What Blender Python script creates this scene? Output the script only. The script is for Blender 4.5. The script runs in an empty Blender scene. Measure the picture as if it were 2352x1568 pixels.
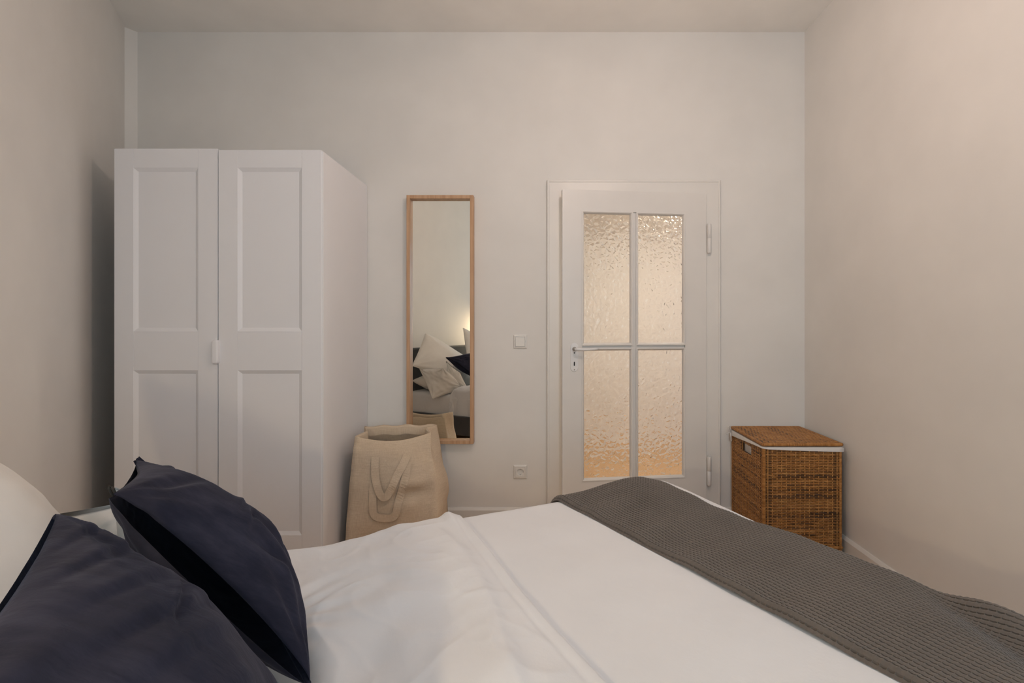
import bpy, bmesh, math, random
import numpy as np
from mathutils import Vector, Matrix, noise

# ------------------------------------------------------------------ camera, light, exposure
SC = bpy.context.scene
COL = SC.collection
PI = math.pi
F_PX, CX, CY, CAM_Z = 1167.0, 1251.0, 746.0, 1.175      # calibrated on 2352 x 1568

cam_d = bpy.data.cameras.new('camera')
cam_d.sensor_width = 36.0
cam_d.lens = 36.0 * F_PX / 2352.0
cam_d.shift_x = (1176.0 - CX) / 2352.0
cam_d.shift_y = (CY - 784.0) / 2352.0
cam_d.clip_start = 0.02
cam = bpy.data.objects.new('camera', cam_d)
cam.location = (0, 0, CAM_Z)
cam.rotation_euler = (PI / 2, 0, 0)
COL.objects.link(cam)
SC.camera = cam

world = bpy.data.worlds.new('sky')
SC.world = world
world.use_nodes = True
wb = world.node_tree.nodes['Background']
wb.inputs['Color'].default_value = (0.45, 0.62, 1.0, 1)
wb.inputs['Strength'].default_value = 0.6

SC.view_settings.view_transform = 'Standard'
SC.view_settings.look = 'None'
SC.view_settings.gamma = 1.0
SC.view_settings.use_curve_mapping = False
SC.view_settings.exposure = 0.0

LAMP_POS = (0.32, 1.48, 2.36)
LAMP_R = 0.05
LAMP_E = 210.0                      # pendant bulb radiance
LAMP_C = (1.0, 0.775, 0.675)
BED_LAMP_E = 800.0
BED_LAMP_C = (1.0, 0.76, 0.48)
HALL_E = 150.0
HALL_C = (1.0, 0.885, 0.755)
DAY_W = 20.5                        # window daylight, watts

day = bpy.data.lights.new('window_daylight', 'AREA')
day.shape = 'RECTANGLE'
day.size, day.size_y = 1.05, 1.5
day.energy = DAY_W
day.color = (0.52, 0.80, 1.0)
day_o = bpy.data.objects.new('window_daylight', day)
day_o.location = (0.70, -1.56, 1.55)
day_o.rotation_euler = (PI / 2, 0, 0)      # faces +Y
COL.objects.link(day_o)

# ------------------------------------------------------------------ geometry helpers
def px(u, v, y):
    """world point at depth y seen at pixel (u, v) of the calibrated photograph"""
    return Vector(((u - CX) / F_PX * y, y, CAM_Z - (v - CY) / F_PX * y))

def link(name, mesh, mat=None, parent=None, smooth=False):
    o = bpy.data.objects.new(name, mesh)
    COL.objects.link(o)
    if mat is not None:
        if isinstance(mat, (list, tuple)):
            for m in mat:
                mesh.materials.append(m)
        else:
            mesh.materials.append(mat)
    if parent is not None:
        o.parent = parent
    if smooth:
        mesh.polygons.foreach_set('use_smooth', [True] * len(mesh.polygons))
    return o

def from_bm(name, bm, mat=None, parent=None, smooth=False):
    bmesh.ops.recalc_face_normals(bm, faces=bm.faces)
    me = bpy.data.meshes.new(name)
    bm.to_mesh(me)
    bm.free()
    return link(name, me, mat, parent, smooth)

def from_data(name, verts, faces, mat=None, parent=None, smooth=True, fix=False):
    me = bpy.data.meshes.new(name)
    me.from_pydata([tuple(map(float, v)) for v in verts], [], [tuple(map(int, f)) for f in faces])
    if fix:
        bm = bmesh.new(); bm.from_mesh(me)
        bmesh.ops.recalc_face_normals(bm, faces=bm.faces)
        bm.to_mesh(me); bm.free()
    me.update()
    return link(name, me, mat, parent, smooth)

def add_box(bm, x0, x1, y0, y1, z0, z1, bev=0.0, seg=2):
    r = bmesh.ops.create_cube(bm, size=1.0)
    vs = r['verts']
    for v in vs:
        v.co = Vector(((x0 + x1) / 2 + v.co.x * (x1 - x0), (y0 + y1) / 2 + v.co.y * (y1 - y0), (z0 + z1) / 2 + v.co.z * (z1 - z0)))
    if bev > 0:
        es = list({e for v in vs for e in v.link_edges})
        bmesh.ops.bevel(bm, geom=es, offset=bev, segments=seg, profile=0.5, affect='EDGES')

def box(name, x0, x1, y0, y1, z0, z1, mat=None, parent=None, bev=0.0, seg=2):
    bm = bmesh.new()
    add_box(bm, x0, x1, y0, y1, z0, z1, bev, seg)
    return from_bm(name, bm, mat, parent, smooth=False)

def tube_data(pts, r, n=8, closed=False, cap=True):
    pts = [Vector(p) for p in pts]
    N = len(pts)
    vs, fs = [], []
    up = None
    for i, p in enumerate(pts):
        if closed:
            t = pts[(i + 1) % N] - pts[(i - 1) % N]
        else:
            t = pts[min(i + 1, N - 1)] - pts[max(i - 1, 0)]
        t.normalize()
        if up is None:
            up = Vector((0, 0, 1)) if abs(t.z) < 0.9 else Vector((1, 0, 0))
        a = t.cross(up)
        if a.length < 1e-6:
            a = t.cross(Vector((0, 1, 0)))
        a.normalize()
        b = a.cross(t).normalized()
        up = b
        rr = r[i] if isinstance(r, (list, tuple)) else r
        for k in range(n):
            q = 2 * PI * k / n
            vs.append(p + a * (rr * math.cos(q)) + b * (rr * math.sin(q)))
    M = N if closed else N - 1
    for i in range(M):
        for k in range(n):
            fs.append((i * n + k, i * n + (k + 1) % n, ((i + 1) % N) * n + (k + 1) % n, ((i + 1) % N) * n + k))
    if cap and not closed:
        fs.append(tuple(range(n))[::-1])
        fs.append(tuple((N - 1) * n + k for k in range(n)))
    return vs, fs

def tube(name, pts, r, mat=None, parent=None, n=8, closed=False):
    vs, fs = tube_data(pts, r, n, closed)
    return from_data(name, vs, fs, mat, parent, True, fix=True)

def lathe(name, prof, mat=None, parent=None, n=32, loc=(0, 0, 0), axis='z'):
    vs, fs = [], []
    for (r, h) in prof:
        for k in range(n):
            a = 2 * PI * k / n
            c, s = r * math.cos(a), r * math.sin(a)
            p = (c, s, h) if axis == 'z' else (c, h, s)
            vs.append((p[0] + loc[0], p[1] + loc[1], p[2] + loc[2]))
    for i in range(len(prof) - 1):
        for k in range(n):
            fs.append((i * n + k, i * n + (k + 1) % n, (i + 1) * n + (k + 1) % n, (i + 1) * n + k))
    fs.append(tuple(range(n))); fs.append(tuple((len(prof) - 1) * n + k for k in range(n)))
    return from_data(name, vs, fs, mat, parent, True, fix=True)

def grid_faces(nu, nv, off=0):
    i, j = np.meshgrid(np.arange(nu - 1), np.arange(nv - 1), indexing='ij')
    a = (i * nv + j + off).ravel()
    return np.stack([a, a + nv, a + nv + 1, a + 1], 1)

def thing(name, label, cat, loc=(0, 0, 0), rotz=0.0, group=None):
    o = bpy.data.objects.new(name, None)
    o.empty_display_size = 0.1
    COL.objects.link(o)
    o.location = loc
    o.rotation_euler = (0, 0, rotz)
    return tag(o, label, cat, group)

def tag(o, label, cat, group=None):
    o['label'] = label
    o['category'] = cat
    if group:
        o['group'] = group
    return o

def struct(o):
    o['kind'] = 'structure'
    return o

# ------------------------------------------------------------------ materials
def new_mat(name):
    m = bpy.data.materials.new(name)
    m.use_nodes = True
    nt = m.node_tree
    return m, nt, nt.nodes['Principled BSDF']

def coords(nt, scale=(1, 1, 1), kind='Object'):
    tc = nt.nodes.new('ShaderNodeTexCoord')
    mp = nt.nodes.new('ShaderNodeMapping')
    mp.inputs['Scale'].default_value = scale
    nt.links.new(tc.outputs[kind], mp.inputs['Vector'])
    return mp.outputs['Vector']

def add_noise(nt, vec, scale, detail=4, rough=0.55):
    n = nt.nodes.new('ShaderNodeTexNoise')
    n.inputs['Scale'].default_value = scale
    n.inputs['Detail'].default_value = detail
    n.inputs['Roughness'].default_value = rough
    nt.links.new(vec, n.inputs['Vector'])
    return n.outputs['Fac']

def ramp(nt, fac, stops):
    r = nt.nodes.new('ShaderNodeValToRGB')
    el = r.color_ramp.elements
    while len(el) < len(stops):
        el.new(0.5)
    for e, (p, c) in zip(el, stops):
        e.position = p
        e.color = (*c, 1)
    nt.links.new(fac, r.inputs['Fac'])
    return r.outputs['Color']

def add_bump(nt, bsdf, height, strength=0.2, dist=0.002, prev=None):
    b = nt.nodes.new('ShaderNodeBump')
    b.inputs['Strength'].default_value = strength
    b.inputs['Distance'].default_value = dist
    nt.links.new(height, b.inputs['Height'])
    if prev is not None:
        nt.links.new(prev, b.inputs['Normal'])
    nt.links.new(b.outputs['Normal'], bsdf.inputs['Normal'])
    return b.outputs['Normal']

def paint(name, col, rough=0.6, bump=0.05, scale=60, var=0.03, dist=0.001):
    m, nt, b = new_mat(name)
    v = coords(nt)
    f = add_noise(nt, v, 3.0, 3)
    lo = tuple(c * (1 - var) for c in col)
    hi = tuple(min(1, c * (1 + var)) for c in col)
    nt.links.new(ramp(nt, f, [(0.3, lo), (0.7, hi)]), b.inputs['Base Color'])
    b.inputs['Roughness'].default_value = rough
    add_bump(nt, b, add_noise(nt, v, scale, 5), bump, dist)
    return m

M_WALL = paint('wall_paint', (0.83, 0.805, 0.765), 0.85, 0.12, 45)
M_CEIL = paint('ceiling_paint', (0.93, 0.905, 0.86), 0.9, 0.1, 40)
M_TRIM = paint('trim_enamel', (0.81, 0.78, 0.735), 0.38, 0.03, 25)
M_DOOR = paint('door_enamel', (0.80, 0.77, 0.73), 0.35, 0.04, 18)
M_WARD = paint('wardrobe_foil', (0.88, 0.87, 0.885), 0.42, 0.015, 120, 0.01)
M_PLAST = paint('white_plastic', (0.82, 0.80, 0.76), 0.3, 0.0, 50, 0.005)
M_BLACK = paint('dark_hole', (0.015, 0.012, 0.010), 0.6, 0.0, 50, 0.01)
M_PLATE = paint('handle_white', (0.83, 0.82, 0.81), 0.28, 0.0, 50, 0.005)
M_STEEL = paint('dull_steel', (0.42, 0.40, 0.37), 0.35, 0.0, 50, 0.02)
M_STEEL.node_tree.nodes['Principled BSDF'].inputs['Metallic'].default_value = 0.7

def fabric(name, lo, hi, weave=900, rough=0.9, sheen=0.2, bump=0.25, scale=7, stretch=(1, 1, 1)):
    m, nt, b = new_mat(name)
    v = coords(nt, stretch)
    f = add_noise(nt, v, scale, 6, 0.6)
    nt.links.new(ramp(nt, f, [(0.3, lo), (0.72, hi)]), b.inputs['Base Color'])
    b.inputs['Roughness'].default_value = rough
    b.inputs['Sheen Weight'].default_value = sheen
    b.inputs['Sheen Roughness'].default_value = 0.5
    n1 = add_bump(nt, b, add_noise(nt, v, 28, 5), bump, 0.004)
    add_bump(nt, b, add_noise(nt, v, weave, 2), 0.15, 0.0006, n1)
    return m

M_DUVET = fabric('white_percale', (0.735, 0.735, 0.745), (0.765, 0.765, 0.775), 700, 0.85, 0.1, 0.22)
M_PILLOW = fabric('cream_linen', (0.78, 0.745, 0.69), (0.83, 0.80, 0.75), 600, 0.9, 0.1, 0.3)
M_SHEET = fabric('fitted_sheet', (0.70, 0.70, 0.70), (0.76, 0.76, 0.76), 700, 0.85, 0.1, 0.15)
M_THROW = fabric('grey_waffle_cotton', (0.103, 0.085, 0.072), (0.130, 0.109, 0.093), 900, 0.95, 0.15, 0.1)
M_HEAD = fabric('charcoal_upholstery', (0.055, 0.055, 0.058), (0.075, 0.075, 0.078), 800, 0.9, 0.15, 0.1)
M_LINER = fabric('white_liner', (0.76, 0.73, 0.70), (0.82, 0.79, 0.76), 700, 0.9, 0.0, 0.2)
M_TAG = paint('dark_tag', (0.06, 0.05, 0.04), 0.7, 0.0, 50, 0.05)

def velvet(name):
    m, nt, b = new_mat(name)
    v = coords(nt, (1, 1, 1))
    f1 = add_noise(nt, coords(nt, (3.5, 22, 8)), 1.6, 7, 0.62)
    f2 = add_noise(nt, v, 5.0, 4, 0.6)
    mx = nt.nodes.new('ShaderNodeMath'); mx.operation = 'MULTIPLY_ADD'
    mx.inputs[1].default_value = 0.6
    nt.links.new(f1, mx.inputs[0])
    m2 = nt.nodes.new('ShaderNodeMath'); m2.operation = 'MULTIPLY'; m2.inputs[1].default_value = 0.4
    nt.links.new(f2, m2.inputs[0]); nt.links.new(m2.outputs[0], mx.inputs[2])
    nt.links.new(ramp(nt, mx.outputs[0], [(0.36, (0.010, 0.0108, 0.021)), (0.52, (0.019, 0.020, 0.036)), (0.68, (0.036, 0.037, 0.059))]), b.inputs['Base Color'])
    b.inputs['Roughness'].default_value = 0.9
    b.inputs['Specular IOR Level'].default_value = 0.2
    b.inputs['Sheen Weight'].default_value = 0.14
    b.inputs['Sheen Roughness'].default_value = 0.45
    b.inputs['Sheen Tint'].default_value = (0.42, 0.42, 0.55, 1)
    n1 = add_bump(nt, b, add_noise(nt, coords(nt, (9, 26, 12)), 1.0, 5), 0.55, 0.007)
    add_bump(nt, b, add_noise(nt, v, 900, 2), 0.12, 0.0006, n1)
    return m
M_NAVY = velvet('navy_velvet')

def linen_bag():
    m, nt, b = new_mat('natural_linen')
    v1 = add_noise(nt, coords(nt, (22, 22, 650)), 1.0, 3, 0.6)
    v2 = add_noise(nt, coords(nt, (650, 650, 22)), 1.0, 3, 0.6)
    a = nt.nodes.new('ShaderNodeMath'); a.operation = 'ADD'
    nt.links.new(v1, a.inputs[0]); nt.links.new(v2, a.inputs[1])
    h = nt.nodes.new('ShaderNodeMath'); h.operation = 'MULTIPLY'; h.inputs[1].default_value = 0.5
    nt.links.new(a.outputs[0], h.inputs[0])
    nt.links.new(ramp(nt, h.outputs[0], [(0.36, (0.60, 0.47, 0.33)), (0.50, (0.70, 0.56, 0.41)), (0.64, (0.78, 0.65, 0.50))]), b.inputs['Base Color'])
    b.inputs['Roughness'].default_value = 0.95
    n1 = add_bump(nt, b, add_noise(nt, coords(nt), 18, 4), 0.35, 0.006)
    add_bump(nt, b, h.outputs[0], 0.4, 0.001, n1)
    return m
M_BAG = linen_bag()

def wood(name, lo, mid, hi, scale=(60, 60, 3), rough=0.45):
    m, nt, b = new_mat(name)
    f = add_noise(nt, coords(nt, scale), 1.0, 6, 0.6)
    nt.links.new(ramp(nt, f, [(0.3, lo), (0.5, mid), (0.72, hi)]), b.inputs['Base Color'])
    b.inputs['Roughness'].default_value = rough
    add_bump(nt, b, f, 0.1, 0.0005)
    return m
M_OAK = wood('pale_oak', (0.46, 0.26, 0.14), (0.56, 0.34, 0.195), (0.64, 0.41, 0.25))
M_FLOOR = wood('floor_boards', (0.50, 0.33, 0.19), (0.60, 0.41, 0.25), (0.68, 0.48, 0.30), (40, 3, 40))
M_HFLOOR = wood('hall_boards', (0.56, 0.35, 0.18), (0.64, 0.42, 0.23), (0.72, 0.49, 0.28), (3, 40, 40))

def rattan():
    m, nt, b = new_mat('rattan_cane')
    at = nt.nodes.new('ShaderNodeAttribute'); at.attribute_name = 'tone'
    f = add_noise(nt, coords(nt, (30, 30, 90)), 1.0, 5, 0.65)
    a = nt.nodes.new('ShaderNodeMath'); a.operation = 'MULTIPLY_ADD'
    a.inputs[1].default_value = 0.62
    nt.links.new(f, a.inputs[0]); nt.links.new(at.outputs['Fac'], a.inputs[2])
    nt.links.new(ramp(nt, a.outputs[0], [(0.22, (0.055, 0.026, 0.012)), (0.42, (0.165, 0.066, 0.016)), (0.66, (0.36, 0.150, 0.034)), (1.0, (0.62, 0.32, 0.105))]), b.inputs['Base Color'])
    b.inputs['Roughness'].default_value = 0.42
    add_bump(nt, b, add_noise(nt, coords(nt), 220, 3), 0.2, 0.0006)
    return m
M_CANE = rattan()
M_CANE_IN = paint('cane_shadow_lining', (0.10, 0.055, 0.028), 0.9, 0.1, 60, 0.1)  # dark brown puts the shade between the canes into the colour

def mirror_mat():
    m, nt, b = new_mat('mirror_silvering')
    b.inputs['Base Color'].default_value = (0.88, 0.87, 0.81, 1)
    b.inputs['Metallic'].default_value = 1.0
    f = add_noise(nt, coords(nt), 4, 2)
    nt.links.new(ramp(nt, f, [(0, (0.004,) * 3), (1, (0.012,) * 3)]), b.inputs['Roughness'])
    return m
M_MIRROR = mirror_mat()

def glass_mat():
    m, nt, b = new_mat('hammered_glass')
    nt.nodes.remove(b)
    g = nt.nodes.new('ShaderNodeBsdfGlass')
    g.inputs['IOR'].default_value = 1.45
    g.inputs['Roughness'].default_value = 0.0
    g.inputs['Color'].default_value = (0.99, 0.97, 0.94, 1)
    v = coords(nt)
    wv = nt.nodes.new('ShaderNodeTexNoise'); wv.inputs['Scale'].default_value = 40
    nt.links.new(v, wv.inputs['Vector'])
    mixv = nt.nodes.new('ShaderNodeMixRGB'); mixv.blend_type = 'ADD'; mixv.inputs['Fac'].default_value = 0.010
    nt.links.new(v, mixv.inputs['Color1']); nt.links.new(wv.outputs['Color'], mixv.inputs['Color2'])
    vo = nt.nodes.new('ShaderNodeTexVoronoi'); vo.feature = 'DISTANCE_TO_EDGE'      # pebbles parted by grooves
    vo.inputs['Scale'].default_value = 33
    nt.links.new(mixv.outputs['Color'], vo.inputs['Vector'])
    mr = nt.nodes.new('ShaderNodeMapRange'); mr.interpolation_type = 'SMOOTHERSTEP'
    mr.inputs['From Min'].default_value = 0.0; mr.inputs['From Max'].default_value = 0.44
    nt.links.new(vo.outputs['Distance'], mr.inputs['Value'])
    fine = nt.nodes.new('ShaderNodeTexNoise'); fine.inputs['Scale'].default_value = 45; fine.inputs['Detail'].default_value = 2
    nt.links.new(v, fine.inputs['Vector'])
    ad = nt.nodes.new('ShaderNodeMath'); ad.operation = 'MULTIPLY_ADD'; ad.inputs[1].default_value = 0.12
    nt.links.new(fine.outputs['Fac'], ad.inputs[0]); nt.links.new(mr.outputs['Result'], ad.inputs[2])
    bp = nt.nodes.new('ShaderNodeBump')
    bp.inputs['Strength'].default_value = 1.0
    bp.inputs['Distance'].default_value = 0.0033
    nt.links.new(ad.outputs[0], bp.inputs['Height'])
    nt.links.new(bp.outputs['Normal'], g.inputs['Normal'])
    nt.links.new(g.outputs['BSDF'], nt.nodes['Material Output'].inputs['Surface'])
    return m
M_GLASS = glass_mat()

def clear_glass():
    m, nt, b = new_mat('window_glass')
    b.inputs['Transmission Weight'].default_value = 1.0
    b.inputs['Roughness'].default_value = 0.0
    b.inputs['IOR'].default_value = 1.45
    return m
M_WINGLASS = clear_glass()

def emit(name, col, strength):
    m, nt, b = new_mat(name)
    nt.nodes.remove(b)
    e = nt.nodes.new('ShaderNodeEmission')
    e.inputs['Color'].default_value = (*col, 1)
    e.inputs['Strength'].default_value = strength
    nt.links.new(e.outputs['Emission'], nt.nodes['Material Output'].inputs['Surface'])
    return m

# ------------------------------------------------------------------ room shell
YB = 3.04                       # face of the back wall
XR = 1.555                      # face of the right wall
YF = -1.62                      # face of the wall behind the camera
ZC = 2.926                      # ceiling height
TAN = 0.4966
TH = math.atan(TAN)             # the headboard wall leans in by this angle
def wall_x(y):
    return -0.9867 - TAN * y

def prism(name, poly, z0, z1, mat, parent=None):
    n = len(poly)
    vs = [(x, y, z0) for x, y in poly] + [(x, y, z1) for x, y in poly]
    fs = [tuple(range(n))[::-1], tuple(range(n, 2 * n))] + [(i, (i + 1) % n, n + (i + 1) % n, n + i) for i in range(n)]
    return from_data(name, vs, fs, mat, parent, False, fix=True)

# floor slab + boards
fl = struct(prism('floor', [(-2.75, YF - 0.12), (XR + 0.12, YF - 0.12), (XR + 0.12, YB + 0.01), (-2.75, YB + 0.01)], -0.12, -0.022, M_FLOOR))
rnd = random.Random(4)
bw = 0.138
plank_me = {}
xx = -2.62
k = 0
while xx < XR:
    y = YF
    first = True
    while y < YB:
        L = rnd.uniform(1.2, 2.2) if not first else rnd.uniform(0.6, 1.8)
        first = False
        y1 = min(y + L, YB)
        x1 = min(xx + bw, XR)
        box('plank', xx + 0.0008, x1 - 0.0008, y + 0.0006, y1 - 0.0006, -0.022, rnd.uniform(-0.0006, 0.0), M_FLOOR, fl)
        y = y1
    xx += bw
ceil = struct(prism('ceiling', [(-2.75, YF - 0.12), (XR + 0.12, YF - 0.12), (XR + 0.12, YB + 0.15), (-2.75, YB + 0.15)], ZC, ZC + 0.1, M_CEIL))

# left (headboard) wall, from the wall behind the camera to its far corner
cnr = Vector((-2.4705, 2.988))
ynear = YF - 0.12
struct(prism('wall_left', [(wall_x(ynear), ynear), (cnr.x, cnr.y), (cnr.x - 0.15, cnr.y - 0.02), (wall_x(ynear) - 0.25, ynear)], 0, ZC, M_WALL))
struct(prism('wall_corner', [(cnr.x, cnr.y), (-2.436, YB), (-2.436, YB + 0.1), (cnr.x - 0.2, YB + 0.1), (cnr.x - 0.15, cnr.y - 0.02)], 0, ZC, M_WALL))
struct(box('wall_right', XR, XR + 0.12, YF - 0.12, YB + 0.15, 0, ZC, M_WALL))
# back wall with the doorway
OX0, OX1, OZ = 0.112, 0.948, 1.938
bm = bmesh.new()
add_box(bm, -2.436, OX0, YB, YB + 0.15, 0, ZC)
add_box(bm, OX1, XR, YB, YB + 0.15, 0, ZC)
add_box(bm, OX0, OX1, YB, YB + 0.15, OZ, ZC)
struct(from_bm('wall_back', bm, M_WALL))
# wall behind the camera with its window
WX0, WX1, WZ0, WZ1 = 0.12, 1.28, 0.78, 2.35
bm = bmesh.new()
add_box(bm, wall_x(YF) - 0.1, WX0, YF - 0.12, YF, 0, ZC)
add_box(bm, WX1, XR, YF - 0.12, YF, 0, ZC)
add_box(bm, WX0, WX1, YF - 0.12, YF, 0, WZ0)
add_box(bm, WX0, WX1, YF - 0.12, YF, WZ1, ZC)
struct(from_bm('wall_front', bm, M_WALL))
win = bpy.data.objects.new('window_1', None); COL.objects.link(win); win.location = (0.70, YF - 0.06, WZ0)
struct(win)
w2, wh = (WX1 - WX0) / 2, WZ1 - WZ0
box('window_frame', -w2, -w2 + 0.06, -0.03, 0.03, 0, wh, M_TRIM, win, 0.004)
box('window_frame', w2 - 0.06, w2, -0.03, 0.03, 0, wh, M_TRIM, win, 0.004)
box('window_frame', -w2 + 0.06, w2 - 0.06, -0.03, 0.03, 0, 0.06, M_TRIM, win, 0.004)
box('window_frame', -w2 + 0.06, w2 - 0.06, -0.03, 0.03, wh - 0.06, wh, M_TRIM, win, 0.004)
box('window_mullion', -0.03, 0.03, -0.028, 0.028, 0.06, wh - 0.06, M_TRIM, win, 0.004)
box('pane', -w2 + 0.06, -0.03, -0.004, 0.004, 0.06, wh - 0.06, M_WINGLASS, win)
box('pane', 0.03, w2 - 0.06, -0.004, 0.004, 0.06, wh - 0.06, M_WINGLASS, win)

# baseboards: board with a chamfered top edge
def board(name, p0, p1, nrm, h=0.085, t=0.016, kind=True):
    p0, p1, nrm = Vector(p0), Vector(p1), Vector(nrm)
    prof = [(0, 0), (t, 0), (t, h - 0.014), (t * 0.35, h), (0, h)]
    vs, n = [], len(prof)
    for p in (p0, p1):
        for d, z in prof:
            vs.append((p.x + nrm.x * d, p.y + nrm.y * d, z))
    fs = [tuple(range(n)), tuple(range(n, 2 * n))[::-1]] + [(i, (i + 1) % n, n + (i + 1) % n, n + i) for i in range(n)]
    return struct(from_data(name, vs, fs, M_TRIM, None, False, fix=True))
board('baseboard_back', (-2.43, YB), (0.012, YB), (0, -1))
board('baseboard_back', (1.046, YB), (XR - 0.016, YB), (0, -1))
board('baseboard_right', (XR, YF), (XR, YB), (-1, 0))
board('baseboard_left', (wall_x(YF + 0.03), YF + 0.03), (cnr.x + 0.01, cnr.y - 0.02), (math.cos(TH), math.sin(TH)))

# hallway behind the door
HY = 4.75
struct(box('floor_hallway', -1.5, 2.9, YB + 0.0, HY + 0.1, -0.12, -0.022, M_HFLOOR))
hf = bpy.data.objects['floor_hallway']
yy = YB + 0.01
while yy < HY:
    xs = [-1.5, rnd.uniform(-0.6, 0.3), rnd.uniform(0.7, 1.8), 2.9]
    for a, b_ in zip(xs[:-1], xs[1:]):
        box('plank', a + 0.0008, b_ - 0.0008, yy + 0.0008, min(yy + 0.138, HY) - 0.0008, -0.022, 0.0, M_HFLOOR, hf)
    yy += 0.138
struct(box('wall_hallway', -1.5, 2.9, HY, HY + 0.1, 0, ZC, M_WALL))
struct(box('wall_hallway', -1.6, -1.5, YB + 0.15, HY + 0.1, 0, ZC, M_WALL))
struct(box('wall_hallway', 2.9, 3.0, YB + 0.15, HY + 0.1, 0, ZC, M_WALL))
HZC = 2.04                      # the hallway has a lowered ceiling
struct(box('ceiling_hallway', -1.6, 3.0, YB + 0.15, HY + 0.1, HZC, HZC + 0.1, M_CEIL))
board('baseboard_hallway', (-1.5, HY), (2.9, HY), (0, -1), 0.09)

# door casing (architrave) and jamb
def casing():
    # profile across the casing, from the outer edge inwards: (offset, proud)
    prof = [(0.0, 0.0), (0.0, 0.020), (0.004, 0.0235), (0.011, 0.0235), (0.015, 0.020), (0.084, 0.020), (0.088, 0.016), (0.088, 0.0)]
    x0, x1, zt = 0.014, 1.046, 2.037
    path = [((x0, 0.0), (1, 0)), ((x0, zt), (1, -1)), ((x1, zt), (-1, -1)), ((x1, 0.0), (-1, 0))]
    vs, fs, n = [], [], len(prof)
    for (x, z), (dx, dz) in path:
        for o, p in prof:
            vs.append((x + dx * o, YB - p, z + dz * o))
    for i in range(3):
        for j in range(n - 1):
            fs.append((i * n + j, i * n + j + 1, (i + 1) * n + j + 1, (i + 1) * n + j))
    return from_data('trim_1', vs, fs, M_TRIM, None, False, fix=True)
tr = struct(casing())
bm = bmesh.new()
add_box(bm, OX0 - 0.012, OX0 + 0.004, YB - 0.012, YB + 0.15, 0, OZ)
add_box(bm, OX1 - 0.004, OX1 + 0.012, YB - 0.012, YB + 0.15, 0, OZ)
add_box(bm, OX0 - 0.012, OX1 + 0.012, YB - 0.012, YB + 0.15, OZ - 0.006, OZ + 0.012)
from_bm('door_jamb', bm, M_TRIM, tr)

# ------------------------------------------------------------------ the glazed door, standing slightly ajar
HX, HYD = 0.958, 3.008
PHI = math.atan2(0.100, 0.853)
door = bpy.data.objects.new('door_1', None); COL.objects.link(door)
door.location = (HX, HYD, 0.0); door.rotation_euler = (0, 0, PHI)
struct(door)
door['label'] = 'white half-open panel door with four panes of hammered glass'
def leaf_s(u):
    k = (u - CX) / F_PX
    return (HX - k * HYD) / (math.cos(PHI) - k * math.sin(PHI))
DT = 0.04                        # leaf thickness, front face at local y = 0
ZT, ZB = 1.952, 0.012
sA, sB, sC, sD = leaf_s(1341), leaf_s(1449), leaf_s(1466), leaf_s(1570)   # pane edges
zA, zB, zC, zD = 1.820, 1.068, 1.030, 0.287
W = 0.862
gm = 0.010
box('stile', -W, -(sA + gm), 0, DT, ZB, ZT, M_DOOR, door)
box('stile', -(sD - gm), 0.0, 0, DT, ZB, ZT, M_DOOR, door)
box('rail', -(sA + gm), -(sD - gm), 0, DT, zA + gm, ZT, M_DOOR, door, 0.0)
box('rail', -(sA + gm), -(sD - gm), 0, DT, ZB, zD - gm, M_DOOR, door, 0.0)
box('glazing_bar', -(sB - 0.002), -(sC + 0.002), 0.006, DT - 0.004, zD - gm, zA + gm, M_DOOR, door, 0.003)
box('glazing_bar', -(sA + gm), -(sD - gm), 0.008, DT - 0.006, zC + 0.002, zB - 0.002, M_DOOR, door, 0.003)
def bead(x0, x1, z0, z1):
    # rounded glazing bead round one pane
    prof = [(0.012, -0.003), (0.007, -0.004), (0.002, 0.0), (-0.003, 0.010), (-0.004, 0.017)]
    vs, fs, n = [], [], len(prof)
    for cx_, cz_, dx, dz in ((x0, z0, -1, -1), (x1, z0, 1, -1), (x1, z1, 1, 1), (x0, z1, -1, 1)):
        for o, d in prof:
            vs.append((cx_ + dx * o, d, cz_ + dz * o))
    for i in range(4):
        for j in range(n - 1):
            a, b_ = i * n + j, ((i + 1) % 4) * n + j
            fs.append((a, a + 1, b_ + 1, b_))
    return from_data('glazing_bead', vs, fs, M_DOOR, door, False, fix=True)
for (p, q) in ((sA, sB), (sC, sD)):
    for (z0, z1) in ((zB, zA), (zD, zC)):
        box('pane', -p - 0.004, -q + 0.004, 0.016, 0.022, z0 - 0.004, z1 + 0.004, M_GLASS, door)
        bead(-p, -q, z0, z1)
# hinges with pin barrels
for zc in (1.175 - (549 - 746) / 386, 1.175 - (1079 - 746) / 386):
    h = lathe('hinge', [(0.001, -0.090), (0.008, -0.088), (0.0115, -0.080), (0.0115, -0.0015), (0.010, 0.0), (0.0115, 0.0015), (0.0115, 0.084), (0.0105, 0.086), (0.001, 0.087)], M_DOOR, door, 18, (0.012, -0.010, zc))
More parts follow.
